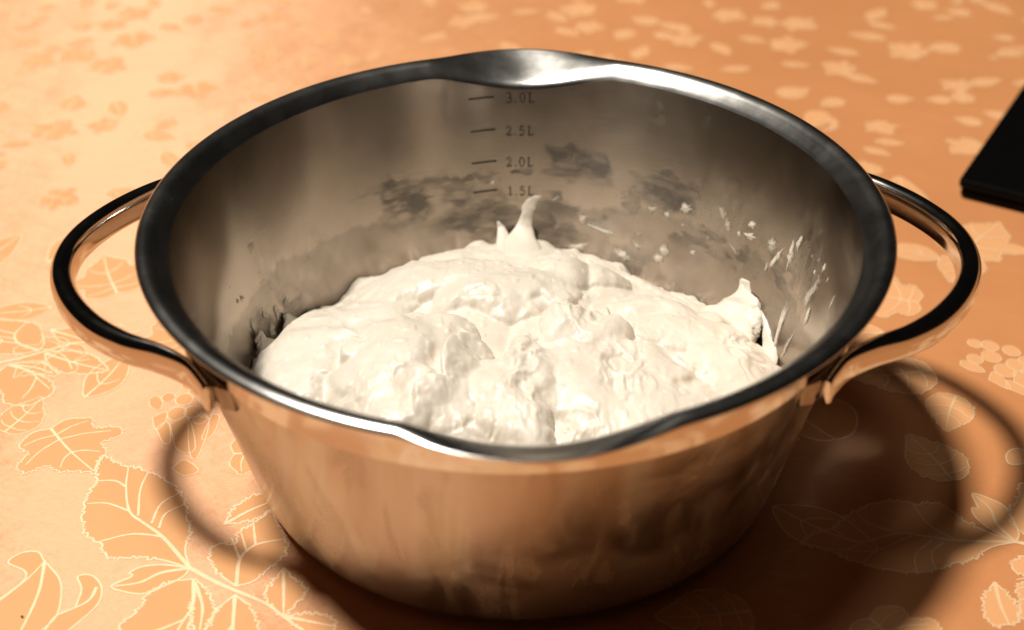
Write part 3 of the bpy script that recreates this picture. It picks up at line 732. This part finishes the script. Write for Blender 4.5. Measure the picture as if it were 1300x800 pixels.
strand("stretched_strand", [((82.0, 0.0, 27.0), 9, 5, td), ((90.5, 12.0, 26.0), 5.5, 2.4, td), ((95.0, 20.0, 27.0), 3.4, 1.1, td), ((95.6, 26.5, 30.5), 2.2, 0.8, td), ((94.6, 32.5, 33.5), 1.2, 0.6, td), ((93.4, 37.5, 35.5), 0.4, 0.3, td)], dough, 22, lumps=0.5)
tl = (0.4, 0.9, 0.0)
strand("stretched_strand", [((-82.0, 14.0, 24.0), 12, 6, tl), ((-91.0, 20.0, 25.5), 9, 3.0, tl), ((-94.5, 22.5, 29.5), 6, 1.8, tl), ((-95.6, 24.0, 33.5), 2.5, 0.9, tl), ((-96.0, 25.0, 36.0), 0.5, 0.4, tl)], dough, 31, ns=28, lumps=0.55)
strand("stretched_strand", [((-78.0, 34.0, 22.0), 9, 5, tl), ((-86.0, 40.0, 24.0), 6, 2.6, tl), ((-88.5, 41.5, 28.0), 3.5, 1.3, tl), ((-89.4, 42.5, 31.5), 0.6, 0.5, tl)], dough, 37, ns=24, lumps=0.55)

def scrap(az, z, hw, hh, tilt, k):
    nr, na = 3, 20
    vs_, fs_ = [], []
    ct, st_ = math.cos(tilt), math.sin(tilt)
    hwm = hw / DEG_MM
    thick = min(0.8, 0.22 + 0.22 * min(hwm, hh))
    for i in range(nr + 1):
        q = i / nr
        for j in range(na):
            a = 2 * math.pi * j / na
            rad = 1 + 0.5 * float(fbm(np.array(math.cos(a) * 1.6 + k * 3.1), np.array(math.sin(a) * 1.6 + k), 3))
            uu, ww = hwm * q * rad * math.cos(a), hh * q * rad * math.sin(a)
            off = thick * math.sqrt(max(0, 1 - q * q)) * (1 + 0.4 * float(vnoise(np.array(j * 0.9 + k), np.array(i * 1.7)))) - 0.12
            vs_.append(wall_pt(az + (uu * ct - ww * st_) * DEG_MM, z + uu * st_ + ww * ct, off / 1000))
    for i in range(nr):
        for j in range(na):
            fs_.append((i * na + j, i * na + (j + 1) % na, (i + 1) * na + (j + 1) % na, (i + 1) * na + j))
    o = mesh_obj("dough_scrap", vs_, fs_, M_SCRAP, dough)
    at = o.data.attributes.new("body", 'FLOAT', 'POINT')
    full = 1.35 if min(hwm, hh) > 0.9 and k % 3 else 0.85
    at.data.foreach_set("value", [full * (1 - (i // na) / nr) ** 0.7 for i in range(len(vs_))])
    return o
for k, s in enumerate(SCRAPS): scrap(s[0], s[1], s[2] * 1.25, s[3] * 1.25, s[4], k)

# ------------------------------------------------------------------ black case at the edge of the table
def black_case():
    root = empty("black_case", (0.2130, 0.1830, 0))
    root.rotation_euler = (0, 0, R(-31.0))
    tag(root, "flat matte black case lying on the tablecloth beyond the right handle", "case")
    for nm, x0, x1, y0, y1, z0, z1, m, bev in (("lower_shell", 0.0012, 0.16, 0.0012, 0.2488, 0.0006, 0.0052, M_BLACK, 0.0012), ("seam", 0.0022, 0.159, 0.0022, 0.2478, 0.0050, 0.0060, M_BLACK2, 0.0002), ("lid", 0.0, 0.161, 0.0, 0.25, 0.0058, 0.0104, M_BLACK, 0.0012)):
        bm = bmesh.new(); bmesh.ops.create_cube(bm, size=1.0)
        for w in bm.verts:
            w.co = Vector((x0 + (w.co.x + .5) * (x1 - x0), y0 + (w.co.y + .5) * (y1 - y0), z0 + (w.co.z + .5) * (z1 - z0)))
        vert_e = [e for e in bm.edges if abs(e.verts[0].co.z - e.verts[1].co.z) > 1e-5]
        bmesh.ops.bevel(bm, geom=vert_e, offset=0.003, segments=4, affect='EDGES', profile=0.5)
        me = bpy.data.meshes.new(nm); bm.to_mesh(me); bm.free(); me.materials.append(m)
        o = link(bpy.data.objects.new(nm, me), root)
        md = o.modifiers.new("bevel", 'BEVEL'); md.width = bev; md.segments = 2; md.limit_method = 'ANGLE'
    for fx, fy in ((0.02, 0.02), (0.02, 0.23), (0.14, 0.02), (0.14, 0.23)):
        bm = bmesh.new(); bmesh.ops.create_cone(bm, segments=16, radius1=0.005, radius2=0.0055, depth=0.0006, cap_ends=True)
        me = bpy.data.meshes.new("foot"); bm.to_mesh(me); bm.free(); me.materials.append(M_BLACK2)
        o = link(bpy.data.objects.new("foot", me), root); o.location = (fx, fy, 0.00031)
black_case()

# ------------------------------------------------------------------ crumbs on the cloth
M_CRUMB = mat_plain("burnt_crumb", (0.03, 0.018, 0.01), 0.7, 0.3)
def crumb(x, y, r, label):
    bm = bmesh.new(); bmesh.ops.create_icosphere(bm, subdivisions=2, radius=r)
    for w in bm.verts:
        n = 1 + 0.35 * float(vnoise(np.array(w.co.x / r * 1.7 + x), np.array(w.co.y / r * 1.7 + w.co.z / r + y)))
        w.co = Vector((w.co.x * n * 1.3, w.co.y * n, w.co.z * n * 0.6))
    zmin = min(w.co.z for w in bm.verts)
    me = bpy.data.meshes.new("crumb"); bm.to_mesh(me); bm.free(); me.materials.append(M_CRUMB)
    o = link(bpy.data.objects.new("crumb", me)); o.location = (x, y, 0.0004 - zmin)
    tag(o, label, "crumb", "crumbs on the tablecloth")
crumb(-0.1618, -0.0865, 0.00035, "tiny dark crumb on the curled flower at the lower left corner")
crumb(-0.1875, -0.036, 0.0003, "tiny dark crumb on plain cloth at the left edge, above the curled flower")
